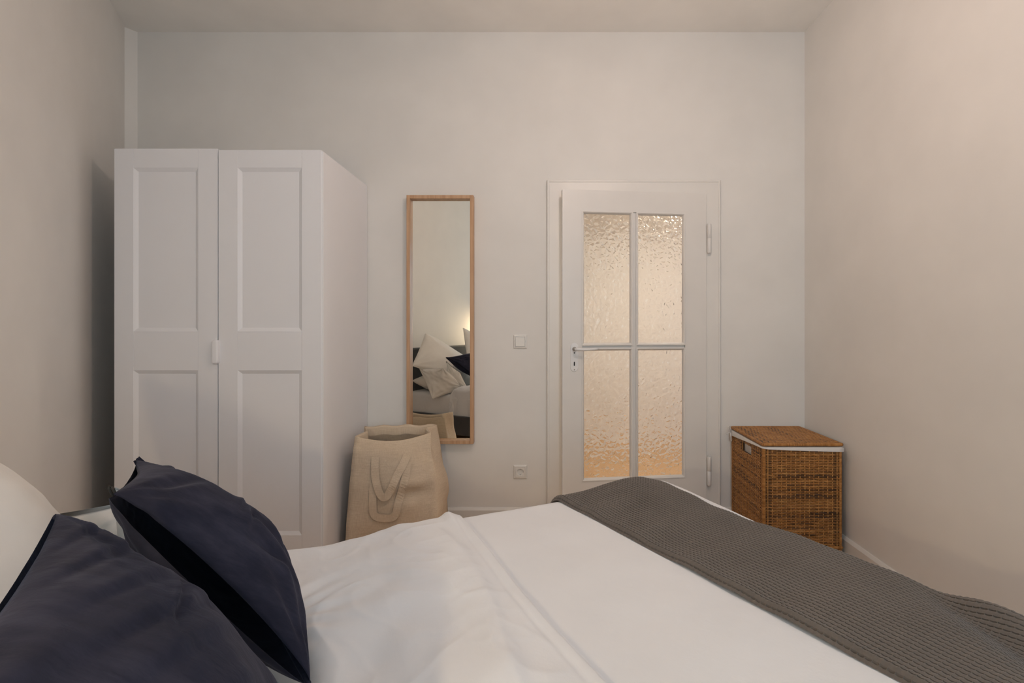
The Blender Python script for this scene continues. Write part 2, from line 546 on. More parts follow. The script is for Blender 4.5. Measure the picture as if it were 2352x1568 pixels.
# handle: long rounded plate, lever, keyhole
sH = leaf_s(1319)
hz = 1.175 - (801 - 746) / 398.0
def stadium(name, xc, zc0, zc1, r, y0, y1, mat, parent, n=14):
    ring = []
    for k in range(n + 1):
        a = PI * k / n
        ring.append((xc + r * math.cos(a), zc1 + r * math.sin(a)))
    for k in range(n + 1):
        a = PI + PI * k / n
        ring.append((xc + r * math.cos(a), zc0 + r * math.sin(a)))
    m = len(ring)
    c = ((zc0 + zc1) / 2)
    vs = [(x, y0, z) for x, z in ring] + [(x, y1 + 0.0015, z) for x, z in ring]
    sh = 0.93
    vs += [(xc + (x - xc) * sh, y1, (z - c) * (1 - (1 - sh) * r / (r + (zc1 - zc0) / 2)) + c) for x, z in ring]
    fs = [(i, (i + 1) % m, m + (i + 1) % m, m + i) for i in range(m)]
    fs += [(m + i, m + (i + 1) % m, 2 * m + (i + 1) % m, 2 * m + i) for i in range(m)]
    fs += [tuple(range(2 * m, 3 * m))]
    return from_data(name, vs, fs, mat, parent, False, fix=True)
hp = stadium('handle_plate', -sH, hz - 0.107, hz + 0.012, 0.0225, 0.0, -0.004, M_PLATE, door)
lathe('screw', [(0.001, -0.0062), (0.0030, -0.0062), (0.0034, -0.004)], M_BLACK, hp, 12, (-sH, 0, hz - 0.022), 'y')
lathe('screw', [(0.001, -0.0062), (0.0030, -0.0062), (0.0034, -0.004)], M_STEEL, hp, 12, (-sH, 0, hz - 0.118), 'y')
stadium('keyhole', -sH, hz - 0.093, hz - 0.076, 0.0034, -0.003, -0.0058, M_BLACK, hp, 6)
lathe('spindle', [(0.012, -0.004), (0.0125, -0.008), (0.009, -0.012), (0.008, -0.045), (0.001, -0.047)], M_STEEL, hp, 16, (-sH, 0, hz), 'y')
lev = [(-sH - 0.006, -0.044, hz), (-sH + 0.012, -0.048, hz), (-sH + 0.03, -0.050, hz - 0.001), (-sH + 0.075, -0.050, hz - 0.001), (-sH + 0.118, -0.049, hz + 0.002), (-sH + 0.126, -0.047, hz + 0.002)]
tube('handle', lev, [0.0085, 0.0085, 0.0078, 0.007, 0.006, 0.003], M_PLATE, door, 10)

# ------------------------------------------------------------------ wardrobe
WFX0, WFX1, WFY = -2.060, -1.0604, 2.431
ward = thing('wardrobe', 'tall white two-door wardrobe with recessed panel doors by the left wall', 'wardrobe', ((WFX0 + WFX1) / 2, WFY, 0))
hw = (WFX1 - WFX0) / 2
WD = YB - 0.004 - WFY
box('side_panel', -hw, -hw + 0.019, 0.020, WD, 0.0, 2.01, M_WARD, ward, 0.0012)
box('side_panel', hw - 0.019, hw, 0.004, WD, 0.0, 2.006, M_WARD, ward, 0.0012)
box('top_panel', -hw + 0.019, hw - 0.019, 0.021, WD, 1.982, 2.006, M_WARD, ward, 0.001)
box('bottom_panel', -hw + 0.019, hw - 0.019, 0.021, WD, 0.06, 0.079, M_WARD, ward, 0.001)
box('back_panel', -hw + 0.019, hw - 0.019, WD - 0.008, WD - 0.002, 0.079, 1.982, M_WARD, ward)
box('plinth', -hw + 0.019, hw - 0.019, 0.05, 0.066, 0, 0.06, M_WARD, ward)

def ward_door(x0, x1, z0, z1, stl):
    d = box('door', x0 + 0.002, x1 - 0.002, 0.010, 0.0185, z0 + 0.002, z1 - 0.002, M_WARD, ward)
    b0, b1, b2, b3 = 0.169, 0.958, 1.144, 1.927
    s0, s1 = x0 + stl, x1 - stl
    box('stile', x0, s0, 0.0, 0.0185, z0, z1, M_WARD, d, 0.0010, 1)
    box('stile', s1, x1, 0.0, 0.0185, z0, z1, M_WARD, d, 0.0010, 1)
    for (a, b_) in ((z0, b0), (b1, b2), (b3, z1)):
        box('rail', s0 + 0.0003, s1 - 0.0003, 0.0002, 0.018, a, b_, M_WARD, d, 0.0006, 1)
    for (a, b_) in ((b0, b1), (b2, b3)):
        e, dp = 0.019, 0.011
        vs = [(s0, 0.0, a), (s1, 0.0, a), (s1, 0.0, b_), (s0, 0.0, b_),
              (s0 + e, dp, a + e), (s1 - e, dp, a + e), (s1 - e, dp, b_ - e), (s0 + e, dp, b_ - e),
              (s0, 0.0175, a), (s1, 0.0175, a), (s1, 0.0175, b_), (s0, 0.0175, b_)]
        fs = [(0, 1, 5, 4), (1, 2, 6, 5), (2, 3, 7, 6), (3, 0, 4, 7), (4, 5, 6, 7), (0, 1, 9, 8), (1, 2, 10, 9), (2, 3, 11, 10), (3, 0, 8, 11), (8, 9, 10, 11)]
        from_data('panel', vs, fs, M_WARD, d, False, fix=True)
    return d
xs = (500.5 - CX) / 480 - (WFX0 + WFX1) / 2
dl = ward_door(-hw, xs - 0.0022, 0.022, 2.0185, 0.0925)
dr = ward_door(xs + 0.0022, hw - 0.009, 0.018, 2.0125, 0.0925)
# shell-shaped pull on the edge of the left door
def pull():
    zc, L, wd = 1.175 - (808 - 746) / 482.0, 0.114, 0.030
    xc = (495.0 - CX) / 482 - (WFX0 + WFX1) / 2
    vs, fs = [], []
    lay = [(1.0, 0.0), (1.0, -0.013), (0.97, -0.018), (0.86, -0.0205), (0.6, -0.0213)]
    n = 24
    for sc, y in lay:
        for k in range(n):
            a = 2 * PI * k / n
            c, s = math.cos(a), math.sin(a)
            ex = math.copysign(abs(c) ** 0.55, c); ez = math.copysign(abs(s) ** 0.32, s)
            vs.append((xc + ex * (wd / 2 - (1 - sc) * 0.018), y, zc + ez * (L / 2 - (1 - sc) * 0.018)))
    for i in range(len(lay) - 1):
        for k in range(n):
            fs.append((i * n + k, i * n + (k + 1) % n, (i + 1) * n + (k + 1) % n, (i + 1) * n + k))
    fs.append(tuple((len(lay) - 1) * n + k for k in range(n)))
    return from_data('handle', vs, fs, M_WARD, dl, True, fix=True)
pull()

# ------------------------------------------------------------------ tall wall mirror
MX0, MX1, MZ0, MZ1 = -0.814, -0.420, 0.474, 1.940
mir = thing('wall_mirror', 'tall narrow wall mirror in a pale oak frame, behind the linen bag', 'mirror', ((MX0 + MX1) / 2, YB, MZ0))
mw, mh, md, mf = (MX1 - MX0) / 2, MZ1 - MZ0, 0.048, 0.020
box('frame', -mw, -mw + mf, -md, -0.001, 0, mh, M_OAK, mir, 0.0012)
box('frame', mw - mf, mw, -md, -0.001, 0, mh, M_OAK, mir, 0.0012)
box('frame', -mw + mf, mw - mf, -md, -0.001, 0, mf, M_OAK, mir, 0.0012)
box('frame', -mw + mf, mw - mf, -md, -0.001, mh - mf, mh, M_OAK, mir, 0.0012)
box('mirror_glass', -mw + mf, mw - mf, -md + 0.034, -0.006, mf, mh - mf, M_MIRROR, mir)

# ------------------------------------------------------------------ switch and socket
def plate(parent, s=0.0405):
    prof = [(s, 0.0), (s, -0.004), (s - 0.005, -0.0085), (s - 0.011, -0.0095), (s - 0.0115, -0.006)]
    vs, fs = [], []
    for r, y in prof:
        vs += [(-r, y, -r), (r, y, -r), (r, y, r), (-r, y, r)]
    for i in range(len(prof) - 1):
        for k in range(4):
            fs.append((i * 4 + k, i * 4 + (k + 1) % 4, (i + 1) * 4 + (k + 1) % 4, (i + 1) * 4 + k))
    return from_data('cover_frame', vs, fs, M_PLAST, parent, False, fix=True)
sx = (1195 - CX) / 384.0
sw = thing('light_switch', 'square white light switch on the wall between mirror and door', 'switch', (sx, YB, 1.175 - (784.5 - 746) / 384))
plate(sw)
bm = bmesh.new(); add_box(bm, -0.0285, 0.0285, -0.0115, -0.003, -0.0285, 0.0285, 0.0015)
from_bm('rocker', bm, M_PLAST, sw)
so = thing('power_socket', 'square white wall socket low down under the light switch', 'socket', (sx, YB, 1.175 - (1083 - 746) / 384))
plate(so)
def socket_insert():
    n, s = 32, 0.0285
    vs, fs = [], []
    sq = []
    for k in range(n):
        a = 2 * PI * k / n
        c, q = math.cos(a), math.sin(a)
        m = max(abs(c), abs(q))
        sq.append((c / m * s, q / m * s))
    rings = [[(x, -0.0105, z) for x, z in sq]]
    for r, y in ((0.0205, -0.0105), (0.0195, -0.009), (0.0188, 0.004), (0.001, 0.004)):
        rings.append([(r * math.cos(2 * PI * k / n), y, r * math.sin(2 * PI * k / n)) for k in range(n)])
    for rg in rings:
        vs += rg
    for i in range(len(rings) - 1):
        for k in range(n):
            fs.append((i * n + k, i * n + (k + 1) % n, (i + 1) * n + (k + 1) % n, (i + 1) * n + k))
    return from_data('socket_insert', vs, fs, M_PLAST, so, False, fix=True)
socket_insert()
for (x, z) in ((-0.0095, 0), (0.0095, 0)):
    lathe('pin_hole', [(0.001, 0.0035), (0.0026, 0.0035), (0.0028, 0.0042)], M_BLACK, so, 10, (x, 0, z), 'y')
lathe('screw', [(0.001, 0.003), (0.0022, 0.003), (0.0024, 0.0042)], M_STEEL, so, 10, (0, 0, 0), 'y')
box('earth_clip', -0.0022, 0.0022, -0.006, 0.004, 0.0155, 0.019, M_STEEL, so)
box('earth_clip', -0.0022, 0.0022, -0.006, 0.004, -0.019, -0.0155, M_STEEL, so)

# ------------------------------------------------------------------ rattan laundry basket
BX0, BX1, BY0, BY1, BH = 1.112, 1.512, 2.585, 3.018, 0.575
bask = thing('laundry_basket', 'brown rattan laundry basket with hinged lid and white liner in the corner', 'basket', ((BX0 + BX1) / 2, (BY0 + BY1) / 2, 0))
bx, by = (BX1 - BX0) / 2, (BY1 - BY0) / 2
rb = random.Random(11)
class Weave:
    def __init__(self):
        self.v, self.f, self.t = [], [], []
    def strip(self, pts, nrm, side, w, th, tone, widths=None):
        """flat cane: pts with half width w along side and half thickness th along nrm"""
        base = len(self.v)
        for i, p in enumerate(pts):
            ww = w * (widths[i] if widths else 1.0)
            for a, b_ in ((-1, -0.35), (-0.45, 1), (0.45, 1), (1, -0.35)):
                self.v.append(p + side * (ww * a) + nrm * (th * b_))
            self.t += [tone[i] if isinstance(tone, list) else tone] * 4
        for i in range(len(pts) - 1):
            o = base + i * 4
            for k in range(3):
                self.f.append((o + k, o + k + 1, o + 5 + k, o + 4 + k))
    def build(self, name, parent):
        o = from_data(name, self.v, self.f, M_CANE, parent, True, fix=False)
        at = o.data.attributes.new('tone', 'FLOAT', 'POINT')
        at.data.foreach_set('value', self.t)
        return o
def weave_panel(name, org, ax, up, nrm, wd, ht, pitch=0.0233, row=0.0082, hole=None, parent=None):
    W_ = Weave()
    org, ax, up, nrm = Vector(org), Vector(ax), Vector(up), Vector(nrm)
    ns = max(2, round(wd / pitch)); pitch = wd / ns
    nr = max(2, round(ht / row)); row = ht / nr
    for i in range(ns):                                   # upright stakes
        s = (i + 0.5) * pitch
        wob = rb.uniform(-0.0015, 0.0015)
        segs = [(0, ht)]
        if hole and hole[0] < s < hole[1]:
            segs = [(0, hole[2]), (hole[3], ht)]
        for a, b_ in segs:
            pts = [org + ax * (s + wob * math.sin(5 * q)) + up * (a + (b_ - a) * q / 6) for q in range(7)]
            W_.strip(pts, nrm, ax, 0.0030, 0.0016, rb.uniform(0.45, 0.62))
    amp = 0.0027
    tone, run, dark, d0, d1 = 0.4, 0, False, 0, 1
    for j in range(nr):                                   # weavers
        if run <= 0:
            q = rb.random()
            dark = q < 0.16
            tone = rb.uniform(0.0, 0.12) if dark else rb.uniform(0.20, 0.46)
            run = 1 if not dark else rb.choice([1, 2])
            d0, d1 = (rb.uniform(-0.4, 0.6), rb.uniform(0.5, 1.4)) if dark else (0, 1)
        run -= 1
        z = (j + 0.5) * row + rb.uniform(-0.0007, 0.0007)
        ph = j % 2
        cur, cw, ct = [], [], []
        base_t = rb.uniform(0.20, 0.44)
        m = ns * 2
        tilt = rb.uniform(-0.0012, 0.0012)
        for q in range(m + 1):
            s = q * pitch / 2
            wv = 0.0 if q % 2 == 0 else (1 if (q // 2 + ph) % 2 else -1)
            inhole = hole and hole[0] < s < hole[1] and hole[2] < z < hole[3]
            if inhole:
                if len(cur) > 1:
                    W_.strip(cur, nrm, up, row * 0.5, 0.0014, ct, cw)
                cur, cw, ct = [], [], []
                continue
            fr = q / m
            isd = dark and d0 < fr < d1
            ct.append((tone if isd else (base_t if dark else tone)) + 0.22 * noise.noise((s * 40, z * 60, j * 3.7)))
            edge = min(q, m - q)
            cw.append(0.30 if (1 <= edge <= 2 and j % 2) else (0.62 if edge <= 2 else 0.88))
            cur.append(org + ax * s + up * (z + tilt * math.sin(q * 0.7)) + nrm * (amp * wv))
        if len(cur) > 1:
            W_.strip(cur, nrm, up, row * 0.5, 0.0014, ct, cw)
    o = W_.build(name, parent)
    o['kind'] = 'stuff'
    return o
ZB0, ZB1 = 0.045, 0.545
weave_panel('woven_side', (-bx + 0.012, -by, ZB0), (1, 0, 0), (0, 0, 1), (0, -1, 0), 2 * bx - 0.024, ZB1 - ZB0, parent=bask)
weave_panel('woven_side', (-bx, by - 0.012, ZB0), (0, -1, 0), (0, 0, 1), (-1, 0, 0), 2 * by - 0.024, ZB1 - ZB0, hole=(0.150, 0.262, 0.425, 0.472), parent=bask)
weave_panel('woven_side', (bx, -by + 0.012, ZB0), (0, 1, 0), (0, 0, 1), (1, 0, 0), 2 * by - 0.024, ZB1 - ZB0, parent=bask)
weave_panel('woven_side', (bx - 0.012, by, ZB0), (-1, 0, 0), (0, 0, 1), (0, 1, 0), 2 * bx - 0.024, ZB1 - ZB0, parent=bask)
# added dark shell stands in for shade in the weave gaps; grip hole left open to the liner
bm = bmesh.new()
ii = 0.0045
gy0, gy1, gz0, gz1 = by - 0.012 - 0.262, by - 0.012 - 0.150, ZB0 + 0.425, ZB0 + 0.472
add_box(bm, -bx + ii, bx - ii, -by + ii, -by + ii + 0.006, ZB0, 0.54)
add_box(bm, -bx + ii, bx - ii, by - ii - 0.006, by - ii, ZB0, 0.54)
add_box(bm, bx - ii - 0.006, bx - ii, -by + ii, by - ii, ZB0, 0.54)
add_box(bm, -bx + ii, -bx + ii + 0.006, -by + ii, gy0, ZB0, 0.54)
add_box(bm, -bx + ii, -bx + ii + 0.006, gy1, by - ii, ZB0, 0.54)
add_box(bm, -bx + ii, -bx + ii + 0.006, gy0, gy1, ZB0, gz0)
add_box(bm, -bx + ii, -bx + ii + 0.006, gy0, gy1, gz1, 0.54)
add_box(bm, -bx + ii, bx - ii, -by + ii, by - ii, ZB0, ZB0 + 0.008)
from_bm('gap_shade_shell', bm, M_CANE_IN, bask)
# wrapped corner posts and feet
def wrapped(name, p0, p1, r, parent, ax_n, n=10, pitch=0.0058):
    """a rod wound with cane: ribbed tube, every turn its own tone"""
    p0, p1 = Vector(p0), Vector(p1)
    L = (p1 - p0).length
    m = max(4, int(L / pitch)) * 2
    pts = [p0.lerp(p1, i / m) for i in range(m + 1)]
    rr = [r * (1.0 if i % 2 else 0.90) for i in range(m + 1)]
    vs, fs = tube_data(pts, rr, n)
    o = from_data(name, vs, fs, M_CANE, parent, True, fix=True)
    tones, cur = [], 0.4
    for i in range(m + 1):
        if i % 2 == 0:
            cur = 0.42 + rb.uniform(-0.13, 0.10)
        tones += [cur] * n
    at = o.data.attributes.new('tone', 'FLOAT', 'POINT')
    at.data.foreach_set('value', tones)
    return o
for sxx in (-1, 1):
    for syy in (-1, 1):
        wrapped('corner_post', (sxx * (bx - 0.006), syy * (by - 0.006), 0.03), (sxx * (bx - 0.006), syy * (by - 0.006), 0.548), 0.0095, bask, 0)
        box('foot', sxx * (bx - 0.006) - 0.007, sxx * (bx - 0.006) + 0.007, syy * (by - 0.006) - 0.007, syy * (by - 0.006) + 0.007, 0.0, 0.034, M_OAK, bask, 0.002)
for a, b_ in (((-bx, -by), (bx, -by)), ((-bx, by), (bx, by)), ((-bx, -by), (-bx, by)), ((bx, -by), (bx, by))):
    wrapped('bottom_rim', (a[0], a[1], 0.042), (b_[0], b_[1], 0.042), 0.008, bask, 0)
# liner folded over the top rim: snug at the corners, sagging between
def liner():
    vs, fs, N = [], [], 0
    sides = [((-bx, by), (-bx, -by)), ((-bx, -by), (bx, -by)), ((bx, -by), (bx, by)), ((bx, by), (-bx, by))]
    rings = [[], [], [], [], []]
    for a, b_ in sides:
        for q in range(12):
            t = q / 12
            x, y = a[0] + (b_[0] - a[0]) * t, a[1] + (b_[1] - a[1]) * t
            ca_, cb_ = {0: (0.036, 0.008), 1: (0.008, 0.026), 2: (0.026, 0.02), 3: (0.02, 0.036)}[sides.index((a, b_))]
            sag = ca_ + (cb_ - ca_) * (t ** 0.6 if ca_ < cb_ else 1 - (1 - t) ** 1.0) + 0.0015 * noise.noise((x * 30, y * 30, 0))
            sag = max(sag, 0.007)
            k0 = 1.0 + 0.010 / 0.2
            rings[0].append((x * (1 + 0.0065 / bx), y * (1 + 0.0065 / by), 0.556 - sag))
            rings[1].append((x * (1 + 0.0075 / bx), y * (1 + 0.0075 / by), 0.550))
            rings[2].append((x * (1 - 0.002 / bx), y * (1 - 0.002 / by), 0.5565))
            rings[3].append((x * (1 - 0.013 / bx), y * (1 - 0.013 / by), 0.541))
            rings[4].append((x * (1 - 0.014 / bx), y * (1 - 0.014 / by), 0.10))
    n = len(rings[0])
    for r in rings:
        vs += r
    for i in range(4):
        for k in range(n):
            fs.append((i * n + k, i * n + (k + 1) % n, (i + 1) * n + (k + 1) % n, (i + 1) * n + k))
    fs.append(tuple(4 * n + k for k in range(n)))
    return from_data('cloth_liner', vs, fs, M_LINER, bask, True, fix=True)
ln = liner()
# bow tied at the far corner of the liner
bxx, byy, bz = -bx - 0.012, by - 0.012, 0.540
loop = [(bxx, byy, bz), (bxx - 0.012, byy - 0.004, bz + 0.012), (bxx - 0.014, byy - 0.004, bz + 0.028), (bxx - 0.004, byy, bz + 0.036), (bxx + 0.002, byy, bz + 0.020), (bxx, byy, bz)]
tube('tie_loop', loop, 0.0026, M_LINER, ln, 6)
tube('tie_end', [(bxx, byy, bz), (bxx - 0.014, byy - 0.003, bz - 0.002), (bxx - 0.024, byy - 0.004, bz - 0.008), (bxx - 0.030, byy - 0.004, bz - 0.003)], [0.003, 0.0025, 0.003, 0.002], M_LINER, ln, 6)
tube('tie_end', [(bxx, byy, bz), (bxx + 0.001, byy - 0.003, bz - 0.02), (bxx + 0.003, byy - 0.003, bz - 0.052)], [0.003, 0.004, 0.005], M_LINER, ln, 6)
# lid
lid = wrapped('lid', (-bx, -by, 0.566), (bx, -by, 0.566), 0.0088, bask, 0)
wrapped('lid_rim', (-bx, by, 0.566), (bx, by, 0.566), 0.0088, lid, 0)
wrapped('lid_rim', (-bx, -by, 0.566), (-bx, by, 0.566), 0.0088, lid, 0)
wrapped('lid_rim', (bx, -by, 0.566), (bx, by, 0.566), 0.0088, lid, 0)
weave_panel('woven_top', (-bx + 0.008, -by + 0.008, 0.5695), (0, 1, 0), (1, 0, 0), (0, 0, 1), 2 * by - 0.016, 2 * bx - 0.016, pitch=0.026, row=0.0088, parent=lid)
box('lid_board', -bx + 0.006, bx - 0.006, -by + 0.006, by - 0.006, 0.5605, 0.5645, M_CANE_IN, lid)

# ------------------------------------------------------------------ linen bag
bag = thing('linen_bag', 'big natural linen laundry bag standing open between wardrobe and mirror', 'bag', (-0.80, 2.76, 0))
def bag_ring(z):
    """eight-sided soft ring of the bag at height z (world xy)"""
    t = z / 0.60
    top = [(-0.975, 2.610), (-0.606, 2.702), (-0.618, 2.918), (-1.020, 2.876)]
    bot = [(-1.015, 2.585), (-0.560, 2.640), (-0.560, 2.960), (-1.030, 2.930)]
    e = t ** 1.6
    c = [Vector((b_[0] + (a[0] - b_[0]) * e, b_[1] + (a[1] - b_[1]) * e)) for a, b_ in zip(top, bot)]
    return c
def bag_mesh():
    nz, seg = 34, 16
    R = []
    for iz in range(nz + 1):
        t = iz / nz
        zt = 0.60 * t
        c = bag_ring(zt)
        ring = []
        for s in range(4):
            a, b_ = c[s], c[(s + 1) % 4]
            d = (b_ - a); nrm = Vector((d.y, -d.x)).normalized()
            for q in range(seg):
                u = q / seg
                p = a + d * u
                bow = math.sin(PI * u)
                if s == 0:      # front: rim bows out to the room, belly in the middle
                    out = bow * (0.020 * t ** 2 + 0.035 * math.sin(PI * t) ** 1.2)
                elif s == 1:    # right gusset: folded inwards at the top, pushed out lower down
                    fold = max(0.0, 1 - abs(u - 0.5) * 2.2)
                    out = -0.040 * fold * t ** 1.5 + 0.055 * bow * math.exp(-((t - 0.50) / 0.22) ** 2)
                elif s == 2:
                    out = bow * 0.012
                else:
                    fold = max(0.0, 1 - abs(u - 0.5) * 2.2)
                    out = -0.035 * fold * t ** 1.5
                p3 = Vector((p.x, p.y, zt))
                wr = noise.noise((p.x * 7 + 3, p.y * 7, zt * 9)) * 0.010 + noise.noise((p.x * 18, p.y * 18, zt * 16)) * 0.005
                # dents: a broad crease on the lower right of the front
                if s == 0:
                    wr -= 0.022 * math.exp(-(((u - 0.72) / 0.20) ** 2 + ((t - 0.50 - 0.10 * (u - 0.7)) / 0.05) ** 2))
                    wr += 0.014 * math.exp(-(((u - 0.70) / 0.22) ** 2 + ((t - 0.60) / 0.06) ** 2))
                out += wr * min(1, (1 - t) * 6 + 0.25)
                zz = zt
                if iz > 0:
                    e = t ** 6
                    if s == 0:
                        zz -= e * bow * 0.030
                    if s == 1:
                        zz += e * (0.0 + 0.004 * bow)
                    if s == 2:
                        zz += e * 0.0045 * math.sin(u * 19)
                    zz += e * (0.0)
                ring.append((p3.x + nrm.x * out - bag.location.x, p3.y + nrm.y * out - bag.location.y, zz))
        R.append(ring)
    n = 4 * seg
    vs = [v for r in R for v in r]
    fs = [(i * n + k, i * n + (k + 1) % n, (i + 1) * n + (k + 1) % n, (i + 1) * n + k) for i in range(nz) for k in range(n)]
    fs.append(tuple(range(n)))
    # inner wall: the rim turns over and goes down inside, with a stitched facing
    cen = Vector((-0.80 - bag.location.x, 2.78 - bag.location.y))
    lev = [(0.0, 0.004), (0.010, 0.0075), (0.045, 0.0085), (0.052, 0.0085), (0.054, 0.0055), (0.30, 0.010), (0.58, 0.014)]
    base = len(vs)
    top = R[-1]
    for dz, th in lev:
        for k in range(n):
            x, y, z = top[k]
            if dz > 0.1:
                x, y, _ = R[int((1 - dz / 0.6) * nz)][k]
            d = (cen - Vector((x, y))).normalized()
            zz = z + 0.003 if dz == 0 else max(z - dz, 0.004)
            vs.append((x + d.x * th * (0.5 if dz == 0 else 1), y + d.y * th * (0.5 if dz == 0 else 1), zz))
    o0 = nz * n
    rows = [o0] + [base + i * n for i in range(len(lev))]
    for a, b_ in zip(rows[:-1], rows[1:]):
        for k in range(n):
            fs.append((a + k, a + (k + 1) % n, b_ + (k + 1) % n, b_ + k))
    return from_data('bag_body', vs, fs, M_BAG, bag, True, fix=True), R
bag_body, BAGR = bag_mesh()
from mathutils.bvhtree import BVHTree
_bt = BVHTree.FromPolygons([v.co + bag.location for v in bag_body.data.vertices], [tuple(p.vertices) for p in bag_body.data.polygons])
def bag_front(u_px, v_px, off=0.006):
    """point a little in front of the bag's front wall, straight out from where the strap is sewn"""
    o = Vector((0, 0, CAM_Z))
    d = (px(u_px, v_px, 1.0) - o).normalized()
    h = _bt.ray_cast(o, d)[0]
    if h is None:
        h = px(u_px, v_px, 2.62)
    return h - d * off - Vector(bag.location)
def strap(name, path, wd_px=17.5, th=0.0022, offs=None):
    """ribbon following pixel centre-line path on the bag's front"""
    pts = []
    m = len(path)
    dense = []
    for i in range(m - 1):                      # Catmull-Rom through the control points
        p0 = path[max(i - 1, 0)]; p1 = path[i]; p2 = path[i + 1]; p3 = path[min(i + 2, m - 1)]
        for q in range(8):
            t = q / 8
            f = lambda a, b_, c, d: 0.5 * ((2 * b_) + (-a + c) * t + (2 * a - 5 * b_ + 4 * c - d) * t * t + (-a + 3 * b_ - 3 * c + d) * t ** 3)
            dense.append((f(p0[0], p1[0], p2[0], p3[0]), f(p0[1], p1[1], p2[1], p3[1])))
    dense.append(path[-1])
    n = len(dense)
    vs, fs = [], []
    for i in range(n):
        a, b_ = dense[max(i - 1, 0)], dense[min(i + 1, n - 1)]
        tx, ty = b_[0] - a[0], b_[1] - a[1]
        L = math.hypot(tx, ty) or 1
        nx, ny = -ty / L, tx / L
        s = math.sin(PI * i / (n - 1))
        o = 0.005 + (offs or 0.0) * s
        for sd, oo in ((-1, o), (1, o), (1, o + th), (-1, o + th)):
            vs.append(bag_front(dense[i][0] + nx * sd * wd_px / 2, dense[i][1] + ny * sd * wd_px / 2, oo))
    for i in range(n - 1):
        for k in range(4):
            fs.append((i * 4 + k, i * 4 + (k + 1) % 4, (i + 1) * 4 + (k + 1) % 4, (i + 1) * 4 + k))
    fs.append((0, 1, 2, 3)); fs.append(tuple((n - 1) * 4 + k for k in range(4)))
    return from_data(name, vs, fs, M_BAG, bag, False, fix=True)
strap('strap', [(858, 1108), (856, 1150), (860, 1183), (884, 1190), (906, 1184), (916, 1150), (930, 1100), (936, 1062)], 17.5, 0.002, 0.004)
strap('strap', [(862, 1049), (861, 1080), (864, 1108), (873, 1135), (884, 1142), (896, 1128), (912, 1092), (926, 1066), (935, 1045)], 17.5, 0.002, 0.014)

# ------------------------------------------------------------------ bed (local frame: x away from the headboard wall, y across, towards the wardrobe)
BO = Vector((-0.7426, -0.4915, 0.0))
EB = Vector((math.cos(TH), math.sin(TH), 0)); EW = Vector((-math.sin(TH), math.cos(TH), 0))
def LB(b, w, z):
    return BO + EB * b + EW * w + Vector((0, 0, z))
def to_bed(p):
    d = Vector(p) - BO
    return (d.dot(EB), d.dot(EW), p[2])
BW, BL = 1.60, 2.08
bed = thing('bed', 'wide bed with charcoal upholstered headboard and frame under white duvet', 'bed', BO, TH)
bm = bmesh.new(); add_box(bm, 0.022, 0.085, -0.03, BW + 0.03, 0.10, 0.94, 0.022, 4)
from_bm('headboard', bm, M_HEAD, bed, True)
box('side_rail', 0.085, BL + 0.03, -0.03, 0.0, 0.14, 0.32, M_HEAD, bed, 0.008)
box('side_rail', 0.085, BL + 0.03, BW, BW + 0.03, 0.14, 0.32, M_HEAD, bed, 0.008)
box('foot_rail', BL, BL + 0.03, 0.0, BW, 0.14, 0.32, M_HEAD, bed, 0.008)
box('slat_base', 0.085, BL, 0.0, BW, 0.22, 0.26, M_OAK, bed)
for (x, y) in ((0.12, 0.02), (0.12, BW - 0.02), (BL - 0.02, 0.02), (BL - 0.02, BW - 0.02)):
    lathe('leg', [(0.018, 0.0), (0.026, 0.15), (0.026, 0.22)], M_HEAD, bed, 14, (x, y, 0))
bm = bmesh.new(); add_box(bm, 0.09, BL - 0.005, 0.005, BW - 0.005, 0.261, 0.515, 0.045, 4)
mat_o = from_bm('mattress', bm, M_SHEET, None, True)
mat_o.location = BO; mat_o.rotation_euler = (0, 0, TH)
tag(mat_o, 'mattress in a pale fitted sheet lying on the charcoal bed frame', 'mattress')

# drape: arc-length coordinate -> (position, drop) past an edge
def edge_fn(s, r):
    """s<=0 on top; beyond, roll over a radius-r edge then hang straight"""
    s = np.asarray(s, float)
    q = np.clip(s / r, 0, PI / 2)
    pos = np.where(s <= 0, s, r * np.sin(q))
    drop = np.where(s <= 0, 0, r * (1 - np.cos(q))) + np.where(s > r * PI / 2, s - r * PI / 2, 0)
    return pos, drop

_rs = np.random.RandomState(7)
def vnoise(x, y, seed=0):
    """smooth 2-D value noise, vectorised"""
    rs = np.random.RandomState(seed)
    tab = rs.rand(64, 64) * 2 - 1
    xi, yi = np.floor(x).astype(int), np.floor(y).astype(int)
    fx, fy = x - xi, y - yi
    fx = fx * fx * (3 - 2 * fx); fy = fy * fy * (3 - 2 * fy)
    g = lambda a, b_: tab[a % 64, b_ % 64]
    return (g(xi, yi) * (1 - fx) + g(xi + 1, yi) * fx) * (1 - fy) + (g(xi, yi + 1) * (1 - fx) + g(xi + 1, yi + 1) * fx) * fy

